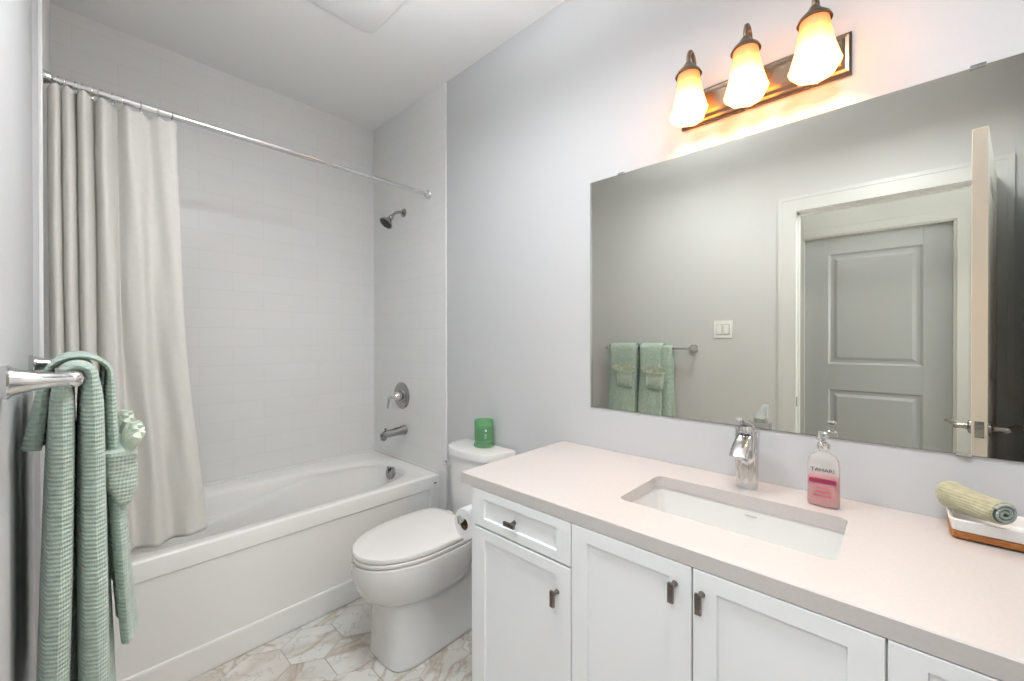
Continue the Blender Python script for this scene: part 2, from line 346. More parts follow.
# ================= LAMPS =================
def emis(name, rgb, s):
    m = mat(name, rgb, .4); bsdf(m).inputs['Emission Color'].default_value = lin(rgb); bsdf(m).inputs['Emission Strength'].default_value = s; return m
M_diff = emis('lamp_diffuser', (245, 248, 250), 2)
for (lx, ly), wh in zip(ADDED_CEIL_LAMPS, ('nearer the doorway', 'nearer the tub')):
    t = thing('ceiling_light', (lx, ly, 2.40), 'added unseen bowl lamp filling the room with light from under the ceiling, '+wh, 'ceiling light')
    bm = BM(); lathe(bm, [(.06, .347), (.065, .34), (.06, .325), (.012, .315), (.010, .02), (.03, .014), (.03, .008)], (lx, ly, 2.40)); link('base', bm, M_dchrome, t, smooth=True)
    bm = BM(); lathe(bm, [(.001, .0), (.08, .003), (.14, .010), (.18, .030), (.19, .045), (.187, .045), (.17, .026), (.03, .008)], (lx, ly, 2.40), cap=False, n=40); link('bowl', bm, M_diff, t, smooth=True)
t = thing('ceiling_light', (HALL_LAMP[0], HALL_LAMP[1], 2.66), 'small ceiling light in the hall outside the doorway', 'ceiling light')
bm = BM(); lathe(bm, [(.08, .087), (.085, .08), (.08, .055), (.03, .045), (.02, .03)], (HALL_LAMP[0], HALL_LAMP[1], 2.66)); link('base', bm, M_dchrome, t, smooth=True)
bm = BM(); lathe(bm, [(.001, -.03), (.025, -.02), (.035, .0), (.03, .02), (.02, .03)], (HALL_LAMP[0], HALL_LAMP[1], 2.66)); link('diffuser', bm, M_diff, t, smooth=True)

t = thing('fill_spot', tuple(SPOT), 'added unseen spot lamp on a stem from the hall ceiling, lighting the vanity through the doorway', 'fill_spot')
bm = BM(); lathe(bm, [(.085, -.004), (.088, .01), (.075, .07), (.03, .09), (.001, .092)], SPOT, -SDIR, cap=False); link('lamp_housing', bm, M_dchrome, t, smooth=True)
bm = BM(); tube(bm, [tuple(SPOT-SDIR*.08), (SPOT.x-.075, SPOT.y, 2.5), (SPOT.x-.075, SPOT.y, ZT)], .008); link('stem', bm, M_dchrome, t, smooth=True)

# vanity light bar: plate y .094...~.556, z 2.006..2.118
PY0, PY1, PZ0, PZ1 = .094, .552, 2.006, 2.119
t = thing('vanity_light', (XR, (PY0+PY1)/2, PZ0), 'three-light brushed metal vanity light bar with lit frosted shades above the mirror', 'wall light')
bm = BM()
def prof(ins, d): return [Vector((XR-d, y, z)) for y, z in ((PY0+ins, PZ0+ins), (PY1-ins, PZ0+ins), (PY1-ins, PZ1-ins), (PY0+ins, PZ1-ins))]
loft(bm, [prof(0, 0), prof(0, .012), prof(.006, .016), prof(.014, .017), prof(.020, .027), prof(.030, .030), prof(.034, .030)])
link('backplate', bm, M_bronze, t)
M_shade = bpy.data.materials.new('frosted_shade'); M_shade.use_nodes = True; nt = M_shade.node_tree; nt.nodes.clear()
o_ = nt.nodes.new('ShaderNodeOutputMaterial'); tl = nt.nodes.new('ShaderNodeBsdfTranslucent'); tl.inputs[0].default_value = (.58, .36, .16, 1); df = nt.nodes.new('ShaderNodeBsdfDiffuse'); df.inputs[0].default_value = (.6, .5, .36, 1)
mx = nt.nodes.new('ShaderNodeMixShader'); mx.inputs[0].default_value = .35; nt.links.new(tl.outputs[0], mx.inputs[1]); nt.links.new(df.outputs[0], mx.inputs[2]); nt.links.new(mx.outputs[0], o_.inputs[0])
M_bulb = emis('bulb_glass', (255, 225, 180), 6)
for i, sy in enumerate((.496, .331, .166)):
    sx_ = XR-.100
    bm = BM(); zc = 2.065
    lathe(bm, [(.019, .0), (.019, .004), (.012, .009)], (XR-.029, sy, zc), (-1, 0, 0))
    pts = [(XR-.035, sy, zc), (XR-.040, sy, zc+.04), (XR-.042, sy, zc+.10), (XR-.052, sy, zc+.138), (XR-.071, sy, zc+.153), (XR-.090, sy, zc+.147), (sx_, sy, zc+.125), (sx_, sy, zc+.100)]
    sm = []
    for k in range(len(pts)-1):
        for u in range(4):
            p0, p1, p2, p3 = [Vector(pts[max(0, min(len(pts)-1, k+d))]) for d in (-1, 0, 1, 2)]; u_ = u/4
            sm.append(.5*((2*p1)+(p2-p0)*u_+(2*p0-5*p1+4*p2-p3)*u_**2+(3*p1-p0-3*p2+p3)*u_**3))
    sm.append(Vector(pts[-1])); tube(bm, sm, .0065, 12)
    arm = link('arm', bm, M_bronze, t, smooth=True)
    bm = BM(); lathe(bm, [(.009, .108), (.013, .103), (.016, .096), (.024, .088), (.036, .076), (.040, .066), (.037, .066), (.02, .075)], (sx_, sy, zc)); link('socket_cap', bm, M_bronze, t, smooth=True)
    # shade: bell that turns from round (top) to eight scalloped facets (bottom)
    bm = BM(); loops = []; nn = 48; NF = 6
    prf = [(.033, .076, 0), (.036, .062, 0), (.038, .045, .3), (.042, .015, .7), (.049, -.015, 1), (.057, -.042, 1), (.061, -.052, 1), (.056, -.066, 1), (.050, -.073, 1)]
    for r_, h, fct in prf:
        lp = []
        for k in range(nn):
            a = 2*pi*k/nn; w8 = ((a+pi/NF) % (2*pi/NF))-pi/NF; fac = cos(pi/NF)/cos(w8)*1.06
            rr = .94*r_*(1+(fac-1)*fct); zz = h-(.006*(1-abs(w8)/(pi/NF)) if h < -.07 else 0)
            lp.append(Vector((sx_+rr*cos(a), sy+rr*sin(a), zc+zz)))
        loops.append(lp)
    loft(bm, loops, False, False); s_ = link('lamp_shade', bm, M_shade, t, smooth=True, angle=25); s_['label'] = 'glowing frosted glass shade'
    bm = BM(); lathe(bm, [(.008, .056), (.010, .040), (.019, .016), (.021, -.002), (.014, -.018), (.001, -.024)], (sx_, sy, zc), n=18); link('bulb', bm, M_bulb, s_, smooth=True)
    pl = bpy.data.lights.new('vanity_bulb_light', 'POINT'); pl.energy = P_VAN; pl.color = (1, .56, .27); pl.shadow_soft_size = .012
    po = bpy.data.objects.new('vanity_bulb_light', pl); po.location = (sx_, sy, zc-.045); COL.objects.link(po)

# ================= MIRROR =================
MY1, MY0, MZ0, MZ1 = .9253, -.294, 1.0045, 1.923
t = thing('wall_mirror', (XR, (MY0+MY1)/2, MZ0), 'large frameless rectangular mirror held by small clips on the wall above the vanity', 'mirror')
bm = BM(); box(bm, XR-.004, XR-.0005, MY0, MY1, MZ0, MZ1); link('glass_edge', bm, M_mback, t)
bm = BM(); box(bm, XR-.0052, XR-.0040, MY0+.0012, MY1-.0012, MZ0+.0012, MZ1-.0012); link('reflecting_face', bm, M_mirror, t)
for y, z in ((.786, MZ1), (-.135, MZ1), (-.114, MZ0)):
    bm = BM(); s = 1 if z > 1.5 else -1
    box(bm, XR-.009, XR-.0055, y-.013, y+.013, min(z-s*.005, z+s*.004), max(z-s*.005, z+s*.004), .001); box(bm, XR-.009, XR, y-.013, y+.013, min(z+s*.0015, z+s*.004), max(z+s*.0015, z+s*.004), .001)
    link('clip', bm, M_chrome, t)

# ================= VANITY =================
VX = .907        # carcass front plane
VY1, VY0 = 1.022, YF+.002
t = thing('vanity_cabinet', ((VX+XR)/2, (VY0+VY1)/2, 0), 'long white shaker vanity cabinet with doors, drawers and small pewter pulls', 'cabinet')
bm = BM()
box(bm, VX, VX+.018, VY0, VY1, .10, .803)                       # face
box(bm, VX-.012, XR-.001, VY1-.018, VY1, .0, .803, .001)        # visible end panel
box(bm, VX, XR-.001, VY0, VY0+.018, .0, .803)
box(bm, VX+.06, VX+.075, VY0, VY1-.018, 0, .10); box(bm, VX+.018, XR-.001, VY0+.018, VY1-.018, .10, .118); box(bm, XR-.01, XR-.001, VY0+.018, VY1-.018, .118, .803)
link('carcass', bm, M_cab, t)
FX = VX-.018
def shaker(name, y0, y1, z0, z1, fr=.047, frz=None):
    frz = frz or fr; bm = BM(); 
    def rg(a, b, dx): return [Vector((dx, y, z)) for y, z in ((y0+a, z0+b), (y1-a, z0+b), (y1-a, z1-b), (y0+a, z1-b))]
    loft(bm, [rg(0, 0, VX-.0005), rg(0, 0, FX+.0015), rg(.0015, .0015, FX), rg(fr, frz, FX), rg(fr+.002, frz+.002, FX+.007), rg(fr+.003, frz+.003, FX+.007)])
    return link(name, bm, M_cab, t)
def pull(parent, y, z, vert=True):
    bm = BM(); L = .021; wd = .0065
    tube(bm, [(FX+.0005, y, z+(.010 if vert else 0)), (FX-.010, y, z+(.010 if vert else 0)), (FX-.021, y, z+(.006 if vert else 0))], [.007, .0045, .005], 12)
    if vert: box(bm, FX-.027, FX-.019, y-wd, y+wd, z-L, z+L, .0015)
    else: box(bm, FX-.027, FX-.019, y-L, y+L, z-wd, z+wd, .0015)
    h = link('handle', bm, M_pull, parent, smooth=True)
dr = shaker('drawer', .6255, 1.0035, .6855, .8015, .045, .027); pull(dr, .826, .741, False)
dd = shaker('door', .6255, 1.0035, .115, .6795, .047, .033); pull(dd, .668, .594)
dd = shaker('door', .3175, .6225, .115, .8015, .047, .037); pull(dd, .352, .744)
dd = shaker('door', .0145, .3145, .115, .8015, .047, .037); pull(dd, .296, .744)
dr = shaker('drawer', VY0+.006, .0115, .6855, .8015, .045, .027); pull(dr, -.20, .741, False)
dd = shaker('door', VY0+.006, .0115, .115, .6795, .047, .033); pull(dd, -.04, .594)

# countertop with sink cut-out
CX0, CX1, CY0, CY1, CZ0, CZ1 = .8888, XR-.0005, YF+.001, 1.0696, .804, .8399
SX0, SX1, SY0, SY1 = 1.035, 1.301, .089, .568
bm = BM(); n = 8; cx, cy = (SX0+SX1)/2, (SY0+SY1)/2
def toRect(p, ins=0):
    d = Vector((p.x-cx, p.y-cy)); k = 1e9
    for lim, c in ((CX1-ins-cx, d.x), (CX0+ins-cx, d.x), (CY1-ins-cy, d.y), (CY0+ins-cy, d.y)):
        if abs(c) > 1e-9 and lim/c > 0: k = min(k, lim/c)
    return Vector((cx+d.x*k, cy+d.y*k))
inner = rrect(cx, cy, (SX1-SX0)/2, (SY1-SY0)/2, .022, 0, n)
# insert rays through outer corners so that the outline keeps them
def addc(loop):
    import bisect
    ang = lambda p: math.atan2(p.y-cy, p.x-cx) % (2*pi)
    pts = list(loop)
    for X, Y in ((CX0, CY0), (CX1, CY0), (CX1, CY1), (CX0, CY1)):
        a = math.atan2(Y-cy, X-cx) % (2*pi)
        for i in range(len(pts)):
            a0, a1 = ang(pts[i]), ang(pts[(i+1) % len(pts)])
            if a1 < a0: a1 += 2*pi
            aa = a if a >= a0 else a+2*pi
            if a0 <= aa <= a1 and a1-a0 < pi:
                f_ = (aa-a0)/(a1-a0) if a1 > a0 else 0
                # intersect the ray with the segment
                P0, P1 = pts[i], pts[(i+1) % len(pts)]; dx, dy = cos(a), sin(a); ex, ey = P1.x-P0.x, P1.y-P0.y
                den = dx*ey-dy*ex; s = ((P0.x-cx)*ey-(P0.y-cy)*ex)/den if abs(den) > 1e-9 else 0
                pts.insert(i+1, Vector((cx+dx*s, cy+dy*s, 0))); break
    return pts
inner = addc(inner); out = [toRect(p) for p in inner]; out2 = [toRect(p, .0025) for p in inner]
V = lambda L, z: [Vector((p.x, p.y, z)) for p in L]
rows = [V(inner, CZ0), V(out, CZ0), V(out, CZ1-.0025), V(out2, CZ1), V(inner, CZ1), V(inner, CZ0)]
loft(bm, rows, False, False); bmesh.ops.remove_doubles(bm, verts=bm.verts, dist=1e-6)
props(link('countertop', bm, M_quartz), 'off-white quartz countertop running the whole length of the vanity', 'countertop')
# undermount sink
bm = BM(); lp = lambda g, z, r: rrect(cx, cy, (SX1-SX0)/2+g, (SY1-SY0)/2+g, r, z, 8)
loft(bm, [lp(.02, CZ0-.014, .03), lp(.02, CZ0-.001, .03), lp(-.001+.004, CZ0-.001, .024), lp(.003, CZ0-.006, .024), lp(-.004, CZ0-.10, .03), lp(-.012, CZ0-.132, .035), lp(-.03, CZ0-.146, .04), lp(-.10, CZ0-.150, .02)], False, True)
lay = [lp(.016, CZ0-.014, .03), lp(.010, CZ0-.10, .03), lp(.0, CZ0-.15, .04), lp(-.09, CZ0-.165, .03)]; loft(bm, lay, False, True)
sk = thing('sink', (cx, cy, CZ0-.165), 'white rectangular undermount ceramic sink set into the countertop', 'sink')
link('basin', bm, M_ceramic, sk, smooth=True, angle=50)
bm = BM(); lathe(bm, [(.024, 0), (.024, .003), (.014, .003), (.012, .001)], (cx, cy, CZ0-.1498)); link('drain', bm, M_chrome, sk, smooth=True)
# maker's mark on the rear inner wall
Mt = Matrix.Translation((SX1-.0005, .302, CZ0-.020)) @ Matrix(((0, 0, -1, 0), (-1, 0, 0, 0), (0, 1, 0, 0), (0, 0, 0, 1)))
text_mesh('AMERICAN STD', .0042, M_grey, sk, 'maker_mark', Mt)

# faucet
FY = .330; FXc = 1.380; Z0 = CZ1
t = thing('faucet', (FXc, FY, Z0), 'chrome single-handle faucet with a flared blade spout behind the sink', 'faucet')
bm = BM(); bx = []
for k in range(15):
    u = k/14; z = Z0+.001+u*.172; hw = .0275+.005*u; hd = .024-.002*u; ox = -.004*sin(u*pi)+.002*u
    bx.append([Vector((FXc+ox+hd*math.copysign(abs(cos(a))**.55, cos(a)), FY+hw*math.copysign(abs(sin(a))**.55, sin(a)), z)) for a in (2*pi*q/32 for q in range(32))])
loft(bm, bx); link('body', bm, M_chrome, t, smooth=True)
bm = BM(); pr = []                                                # raised teardrop on the front
for k in range(13):
    u = k/12; z = Z0+.012+u*.11; hw = .013*sin(pi*min(1, (u*.93+.07)))**.6*(1-.35*u); xx = FXc-.0235-.004*sin(u*pi)-.006*u+.0035*u
    pr.append([Vector((xx+.004*cos(a)*(1 if cos(a) < 0 else 1), FY+hw*sin(a), z)) for a in (2*pi*q/14 for q in range(14))])
loft(bm, pr); link('escutcheon_inlay', bm, M_chrome, t, smooth=True)
bm = BM(); sp = []
for k in range(15):
    u = k/14; x = FXc-.006-.092*u; z = Z0+.158-.002*u-.046*u*u; hw = .019+.007*u**1.3; th = .0075-.005*u; tl_ = .45+.5*u
    nx, nz = -sin(-tl_*0+0), 1
    sl = -.014-.104*u; nv = Vector((-(sl/.105)*-1, 0, 1)); nv = Vector((-.25-.85*u, 0, 1)).normalized()
    sp.append([Vector((x, FY+hw*math.copysign(abs(cos(a))**.6, cos(a)), z))+nv*(th*math.copysign(abs(sin(a))**.6, sin(a))+.006*(cos(a)**2)*-1*u) for a in (2*pi*q/24 for q in range(24))])
loft(bm, sp); link('spout', bm, M_chrome, t, smooth=True)
bm = BM(); lathe(bm, [(.021, .168), (.021, .176), (.017, .184), (.008, .188)], (FXc-.01, FY, Z0)); 
tube(bm, [(FXc+.012, FY, Z0+.180), (FXc-.012, FY, Z0+.188), (FXc-.040, FY, Z0+.199), (FXc-.066, FY, Z0+.210), (FXc-.086, FY, Z0+.216)], [(.017, .006), (.020, .007), (.015, .0055), (.012, .0045), (.009, .0035)], 16)
link('lever_handle', bm, M_chrome, t, smooth=True)

# soap bottle
BX, BY = 1.362, .145
t = thing('soap_bottle', (BX, BY, Z0), 'clear pump soap bottle part filled with pink soap on the counter beside the faucet', 'soap bottle')
def oval(hx, hy, z, n=28, e=.75): return [Vector((BX+hx*math.copysign(abs(cos(a))**e, cos(a)), BY+hy*math.copysign(abs(sin(a))**e, sin(a)), z)) for a in (2*pi*q/n for q in range(n))]
bm = BM(); loft(bm, [oval(.016, .031, Z0), oval(.019, .035, Z0+.004), oval(.019, .0355, Z0+.02), oval(.019, .035, Z0+.105), oval(.0185, .033, Z0+.122), oval(.016, .027, Z0+.134), oval(.012, .016, Z0+.141), oval(.011, .011, Z0+.146, e=1), oval(.011, .011, Z0+.152, e=1)])
link('bottle', bm, M_clear, t, smooth=True)
bm = BM(); loft(bm, [oval(.0145, .030, Z0+.003), oval(.0172, .0335, Z0+.007), oval(.0172, .0335, Z0+.078)]); link('liquid_soap', bm, M_pink, t, smooth=True, angle=50)
bm = BM(); lathe(bm, [(.013, .150), (.0145, .153), (.0145, .164), (.011, .168), (.005, .170), (.005, .180), (.012, .182), (.0135, .187), (.0125, .194), (.006, .197)], (BX, BY, Z0), n=20)
tube(bm, [(BX-.004, BY, Z0+.189), (BX-.025, BY+.004, Z0+.191), (BX-.038, BY+.006, Z0+.188), (BX-.042, BY+.007, Z0+.182)], [.007, .006, .0055, .004], 10); link('pump', bm, M_chrome, t, smooth=True)
Mb = Matrix.Translation((BX-.0197, BY, Z0+.098)) @ Matrix(((0, 0, -1, 0), (-1, 0, 0, 0), (0, 1, 0, 0), (0, 0, 0, 1)))
text_mesh('TAHARI', .0145, M_ink, t, 'printed_name', Mb)
Mb = Matrix.Translation((BX-.0197, BY, Z0+.070)) @ Matrix(((0, 0, -1, 0), (-1, 0, 0, 0), (0, 1, 0, 0), (0, 0, 0, 1)))
bm = BM(); box(bm, BX-.0199, BX-.0193, BY-.029, BY+.029, Z0+.064, Z0+.075); link('label_band', bm, mat('label_band', (150, 40, 80), .5), t)

for k, w_ in enumerate((.040, .034, .026)):
    bm = BM(); box(bm, BX-.0197, BX-.0192, BY-w_/2, BY+w_/2, Z0+.030+.010*k, Z0+.0325+.010*k); link('label_line', bm, mat('label_print', (196, 90, 110), .5), t)
# tray + rolled towel
TX0, TX1, TY1, TY0 = 1.332, 1.445, -.084, -.34
t = thing('vanity_tray', ((TX0+TX1)/2, (TY0+TY1)/2, Z0), 'white ceramic tray on a bamboo base at the near end of the countertop', 'tray')
tcx, tcy, hx, hy = (TX0+TX1)/2, (TY0+TY1)/2, (TX1-TX0)/2, (TY1-TY0)/2
def tr(g, z, r=.012): return rrect(tcx, tcy, hx+g, hy+g, r, z, 5)
bm = BM(); loft(bm, [tr(-.004, Z0+.004), tr(-.001, Z0+.006), tr(-.001, Z0+.017), tr(-.004, Z0+.018)])
for a_, b_ in ((-1, -1), (1, -1), (-1, 1), (1, 1)): box(bm, tcx+a_*(hx-.02)-.012, tcx+a_*(hx-.02)+.012, tcy+b_*(hy-.02)-.012, tcy+b_*(hy-.02)+.012, Z0, Z0+.006)
link('bamboo_base', bm, M_wood, t, smooth=True, angle=30)
bm = BM(); loft(bm, [tr(-.010, Z0+.018), tr(-.003, Z0+.020), tr(.002, Z0+.044), tr(-.001, Z0+.046), tr(-.005, Z0+.044), tr(-.012, Z0+.026), tr(-.02, Z0+.024, .008)]); link('ceramic_dish', bm, M_ceramic, t, smooth=True)
# rolled washcloth: rounded folded far end, spiral near end
t = thing('rolled_towel', (1.33, -.14, Z0+.026), 'khaki rolled towel with a grey spiral end lying in the white tray', 'towel')
A = Vector((1.420, -.076, Z0+.082)); B = Vector((1.325, -.160, Z0+.078)); ax = (B-A).normalized(); s1 = Vector((0, 0, 1)).cross(ax).normalized(); s2 = ax.cross(s1)
bm = BM(); lps = []
for k in range(17):
    u = k/16; c = A.lerp(B, u)+Vector((0, 0, -.004*sin(u*pi))); r_ = .033*(sin(min(1, (u+.02)/.22)*pi/2)**.55)*(1-.12*u); rz = r_*(1.0-.18*u)
    lps.append([c+s1*(r_*(1+.05*sin(3*a+u*4)))*cos(a)+s2*rz*sin(a) for a in (2*pi*q/28 for q in range(28))])
lps.append([B+ax*.001+(p-B)*.93 for p in lps[-1]])
loft(bm, lps); link('roll', bm, M_khaki, t, smooth=True)
bm = BM(); loft(bm, [[B+ax*.0005+s1*.024*cos(a)+s2*.020*sin(a) for a in (2*pi*q/28 for q in range(28))], [B+ax*.0022+s1*.023*cos(a)+s2*.019*sin(a) for a in (2*pi*q/28 for q in range(28))]])
link('coil_gap_shade', bm, mat('coil_gap_dark', (70, 84, 84), .95), t, smooth=True)  # dark disc paints in the shade of the gaps between coils
bm = BM(); pts = []
for k in range(70):
    a = k/69*2.4*2*pi; r_ = .004+.020*k/69; pts.append(B+ax*.0030+s1*r_*cos(a)+s2*r_*.84*sin(a))
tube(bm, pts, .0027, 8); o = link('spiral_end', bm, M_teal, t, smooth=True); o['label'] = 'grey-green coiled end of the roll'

# ================= BATHTUB =================
TY_F = 1.9424; TZ = .503; X0, X1, Y1_ = XL+.0185, XR-.0085, YB-.004
t = thing('bathtub', ((X0+X1)/2, (TY_F+Y1_)/2, 0), 'white alcove bathtub with a panelled apron along the back wall', 'bathtub')
bcx, bcy = .70, 2.245; NB = 96
def basin(xa, xb, ya, yb, ea, eb, zf):
    out = []
    for k in range(NB):
        a = 2*pi*k/NB; ca, sa = cos(a), sin(a); e = eb if ca > 0 else ea
        mx_ = (xa+xb)/2; my = (ya+yb)/2; x = mx_+(xb-xa)/2*math.copysign(abs(ca)**(2/e), ca); y = my+(yb-ya)/2*math.copysign(abs(sa)**(2/e), sa)
        out.append(Vector((x, y, zf(x, y) if callable(zf) else zf)))
    return out
rim = basin(.03, 1.385, 1.992, 2.585, 5, 3.4, TZ-.002)
def proj_rect(p, ins):
    c = Vector((bcx, bcy)); d = Vector((p.x, p.y))-c; k = 1e9
    for lim, q in ((X1-ins-c.x, d.x), (X0+ins-c.x, d.x), (Y1_-ins-c.y, d.y), (TY_F+ins-c.y, d.y)):
        if abs(q) > 1e-9 and lim/q > 0: k = min(k, lim/q)
    return c+d*k
def orect(ins, z):
    L = [proj_rect(p, ins) for p in rim]; L = [Vector((p.x, p.y, z)) for p in L]
    for X, Y in ((X0+ins, TY_F+ins), (X1-ins, TY_F+ins), (X1-ins, Y1_-ins), (X0+ins, Y1_-ins)):
        i = min(range(NB), key=lambda q: (L[q].x-X)**2+(L[q].y-Y)**2); L[i] = Vector((X, Y, z))
    return L
def ridge(x, y):     # armrest ledge that sinks from the rim towards the backrest
    s = smoothstep(.95, .30, x); return TZ-.012-.10*s
r1 = basin(.045, 1.372, 2.004, 2.572, 5, 3.4, TZ-.010)
r1b = basin(.062, 1.362, 2.012, 2.560, 5, 3.2, TZ-.03)
def ledge(w, dz):
    out = []
    for p in r1b:
        s_ = min(1, max(0, (.98-p.x)/.72)); out.append(Vector((p.x+w*.9*smoothstep(.9, .2, p.x), p.y+(-w if p.y > bcy else w*.5)*smoothstep(1.0, .72, p.x), TZ-.040-.115*s_-dz)))
    return out
r2a = ledge(.010, 0); r2 = ledge(.062, .008)
r2b = [Vector((bcx+(p.x-bcx)*.985, bcy+(p.y-bcy)*.965, p.z-.03)) for p in r2]
r3 = basin(.28, 1.30, 2.06, 2.50, 4, 3, .24); r4 = basin(.42, 1.255, 2.10, 2.46, 3.5, 3, .14); r5 = basin(.5, 1.2, 2.14, 2.42, 3, 3, .115)
bm = BM()
loft(bm, [orect(.006, .425), orect(0, .43), orect(0, TZ-.010), orect(.003, TZ-.004), orect(.010, TZ), orect(.016, TZ), rim, r1, r1b, r2a, r2, r2b, r3, r4, r5], False, True)
o = link('tub_shell', bm, M_acryl, t, smooth=True, angle=40)
bm = BM()
box(bm, 1.388, X1, TY_F, TY_F+.03, 0, .431, .002); box(bm, X0, 1.389, TY_F+.006, TY_F+.035, 0, .4265)
box(bm, X0, 1.389, TY_F-.003, TY_F+.02, 0, .110, .009); box(bm, X0, X0+.05, TY_F, TY_F+.03, 0, .431, .002)
link('apron', bm, M_acryl, t)
bm = BM(); box(bm, 1.415, 1.432, TY_F-.0012, TY_F+.001, .453, .460, .0005); link('logo_badge', bm, M_dark, t)
ov = Vector((1.345, 2.30, .452)); 
bm = BM(); dirn = Vector((-1, 0, .2)); lathe(bm, [(.036, -.03), (.038, .004), (.036, .009), (.015, .011), (.012, .014), (.001, .015)], ov, dirn); box(bm, ov.x-.020, ov.x-.008, ov.y-.005, ov.y+.005, ov.z+.004, ov.z+.044, .002); link('overflow_plate', bm, M_dchrome, t, smooth=True)
bm = BM(); lathe(bm, [(.03, 0), (.03, .004), (.02, .006), (.001, .006)], (1.12, 2.28, .114)); link('drain', bm, M_chrome, t, smooth=True)
# sealant / flange line above the tub
bm = BM(); box(bm, X0, X1, YB-.014, YB-.004, TZ-.001, TZ+.012, .003); box(bm, X1-.004, X1, YT+.06, YB-.004, TZ-.001, TZ+.012, .001); link('tile_flange', bm, M_acryl, t)

# shower fittings on the tiled wall (face x = XR-.008)
XW = XR-.008
t = thing('shower_valve', (XW, 2.338, .919), 'round chrome shower valve plate with a lever on the tiled wall above the tub spout', 'shower valve')
bm = BM(); lathe(bm, [(.086, 0), (.086, .004), (.080, .010), (.055, .013), (.050, .018), (.034, .020), (.032, .03)], (XW, 2.338, .919), (-1, 0, 0), 40); link('escutcheon', bm, M_dchrome, t, smooth=True)
bm = BM(); lathe(bm, [(.028, .028), (.026, .045), (.017, .056), (.015, .072), (.008, .078)], (XW, 2.338, .919), (-1, 0, 0)); tube(bm, [(XW-.062, 2.338, .921), (XW-.078, 2.344, .920), (XW-.088, 2.349, .905), (XW-.092, 2.352, .875), (XW-.094, 2.354, .845)], [.010, .011, .009, .0075, .008], 12); link('lever', bm, M_chrome, t, smooth=True)
t = thing('tub_spout', (XW, 2.305, .70), 'chrome tub spout sticking out of the tiled wall below the valve', 'spout')
bm = BM(); tube(bm, [(XW, 2.305, .703), (XW-.012, 2.305, .703), (XW-.03, 2.305, .703), (XW-.09, 2.305, .699), (XW-.138, 2.305, .695), (XW-.158, 2.305, .690), (XW-.168, 2.305, .684)], [.031, .031, .027, .0245, .023, .022, .012], 22)
lathe(bm, [(.019, -.012), (.019, .006), (.010, .014)], (XW-.150, 2.305, .673), (0, 0, -1), 20); lathe(bm, [(.005, 0), (.005, .012), (.008, .015), (.008, .02), (.003, .023)], (XW-.138, 2.305, .712), n=14); link('spout_body', bm, M_dchrome, t, smooth=True)
t = thing('shower_fixture', (XW, 2.312, 2.09), 'small chrome shower head on a short bent arm high on the tiled wall', 'shower head')
bm = BM(); lathe(bm, [(.028, 0), (.027, .006), (.018, .012), (.010, .014)], (XW, 2.312, 2.09), (-1, 0, 0)); pts = [(XW-.005, 2.312, 2.09), (XW-.035, 2.312, 2.088), (XW-.060, 2.312, 2.079), (XW-.080, 2.312, 2.060), (XW-.092, 2.312, 2.042)]; tube(bm, pts, .0095, 14); link('arm', bm, M_dchrome, t, smooth=True)
bm = BM(); dv = Vector((-.62, 0, -.78)); hc = Vector((XW-.088, 2.312, 2.048)); lathe(bm, [(.011, -.008), (.015, 0), (.016, .01), (.013, .016), (.018, .024), (.027, .040), (.040, .056), (.044, .064), (.042, .067), (.036, .064)], hc, dv); bell = link('shower_head', bm, M_dchrome, t, smooth=True)
bm = BM(); lathe(bm, [(.037, .0625), (.037, .0655), (.001, .067)], hc, dv)
a_, b_ = frame(dv.normalized())
for rr, nn_ in ((.012, 6), (.022, 10), (.031, 14)):
    for k in range(nn_): lathe(bm, [(.0018, .065), (.0014, .069)], hc+a_*rr*cos(2*pi*k/nn_)+b_*rr*sin(2*pi*k/nn_), dv, 6)
link('spray_face', bm, M_rub, bell, smooth=True)

# ================= ROD, RINGS, CURTAIN =================
RY, RZ = 2.043, 2.144
t = thing('shower_rod', ((XL+XR)/2, RY, RZ-.012), 'straight chrome shower curtain rod across the tub alcove', 'curtain rod')
bm = BM(); tube(bm, [(XL+.008, RY, RZ), (.80, RY, RZ)], .0125, 20); tube(bm, [(.80, RY, RZ), (XW, RY, RZ)], .0108, 20); link('pole', bm, M_chrome, t, smooth=True)
for x, s in ((XL+.008, 1), (XW, -1)):
    bm = BM(); lathe(bm, [(.026, 0), (.026, .006), (.020, .014), (.018, .026), (.013, .030)], (x, RY, RZ), (s, 0, 0)); link('end_cap', bm, M_chrome, t, smooth=True)
RX = [-.030, -.012, .010, .028, .050, .072, .100, .130, .175, .225, .266]
ring0 = None
for i, x in enumerate(RX):
    if ring0 is None:
        bm = BM(); pts = [Vector((.004*sin(a), .0175*sin(a), .006+.0185*cos(a))) for a in (2*pi*k/24 for k in range(25))]
        tube(bm, [Vector((x, RY, RZ-.0095))+p for p in pts], .0017, 8, cap=False)
        for zz in (-.028,): lathe(bm, [(.004, -.004), (.0045, 0), (.004, .004)], (x, RY, RZ-.024), (0, 1, 0), 10)
        ring0 = link('curtain_ring', bm, M_chrome, smooth=True); base = ring0.location.copy(); r_o = ring0
    else:
        r_o = ring0.copy(); COL.objects.link(r_o); r_o.location = base+Vector((x-RX[0], 0, 0)); r_o.rotation_euler = (0, 0, random.uniform(-.3, .3))
    props(r_o, None, 'curtain ring', 'chrome rings holding the shower curtain')
    if i == len(RX)-1: r_o['label'] = 'chrome curtain ring farthest to the right, at the free edge of the curtain'; 
    elif i == len(RX)-2: r_o['label'] = 'chrome curtain ring second from the free right edge of the curtain'
    else: r_o['label'] = 'chrome curtain ring among those bunched at the left end of the rod'
bm = BM(); ZTOP, ZBOT = RZ-.021, .512
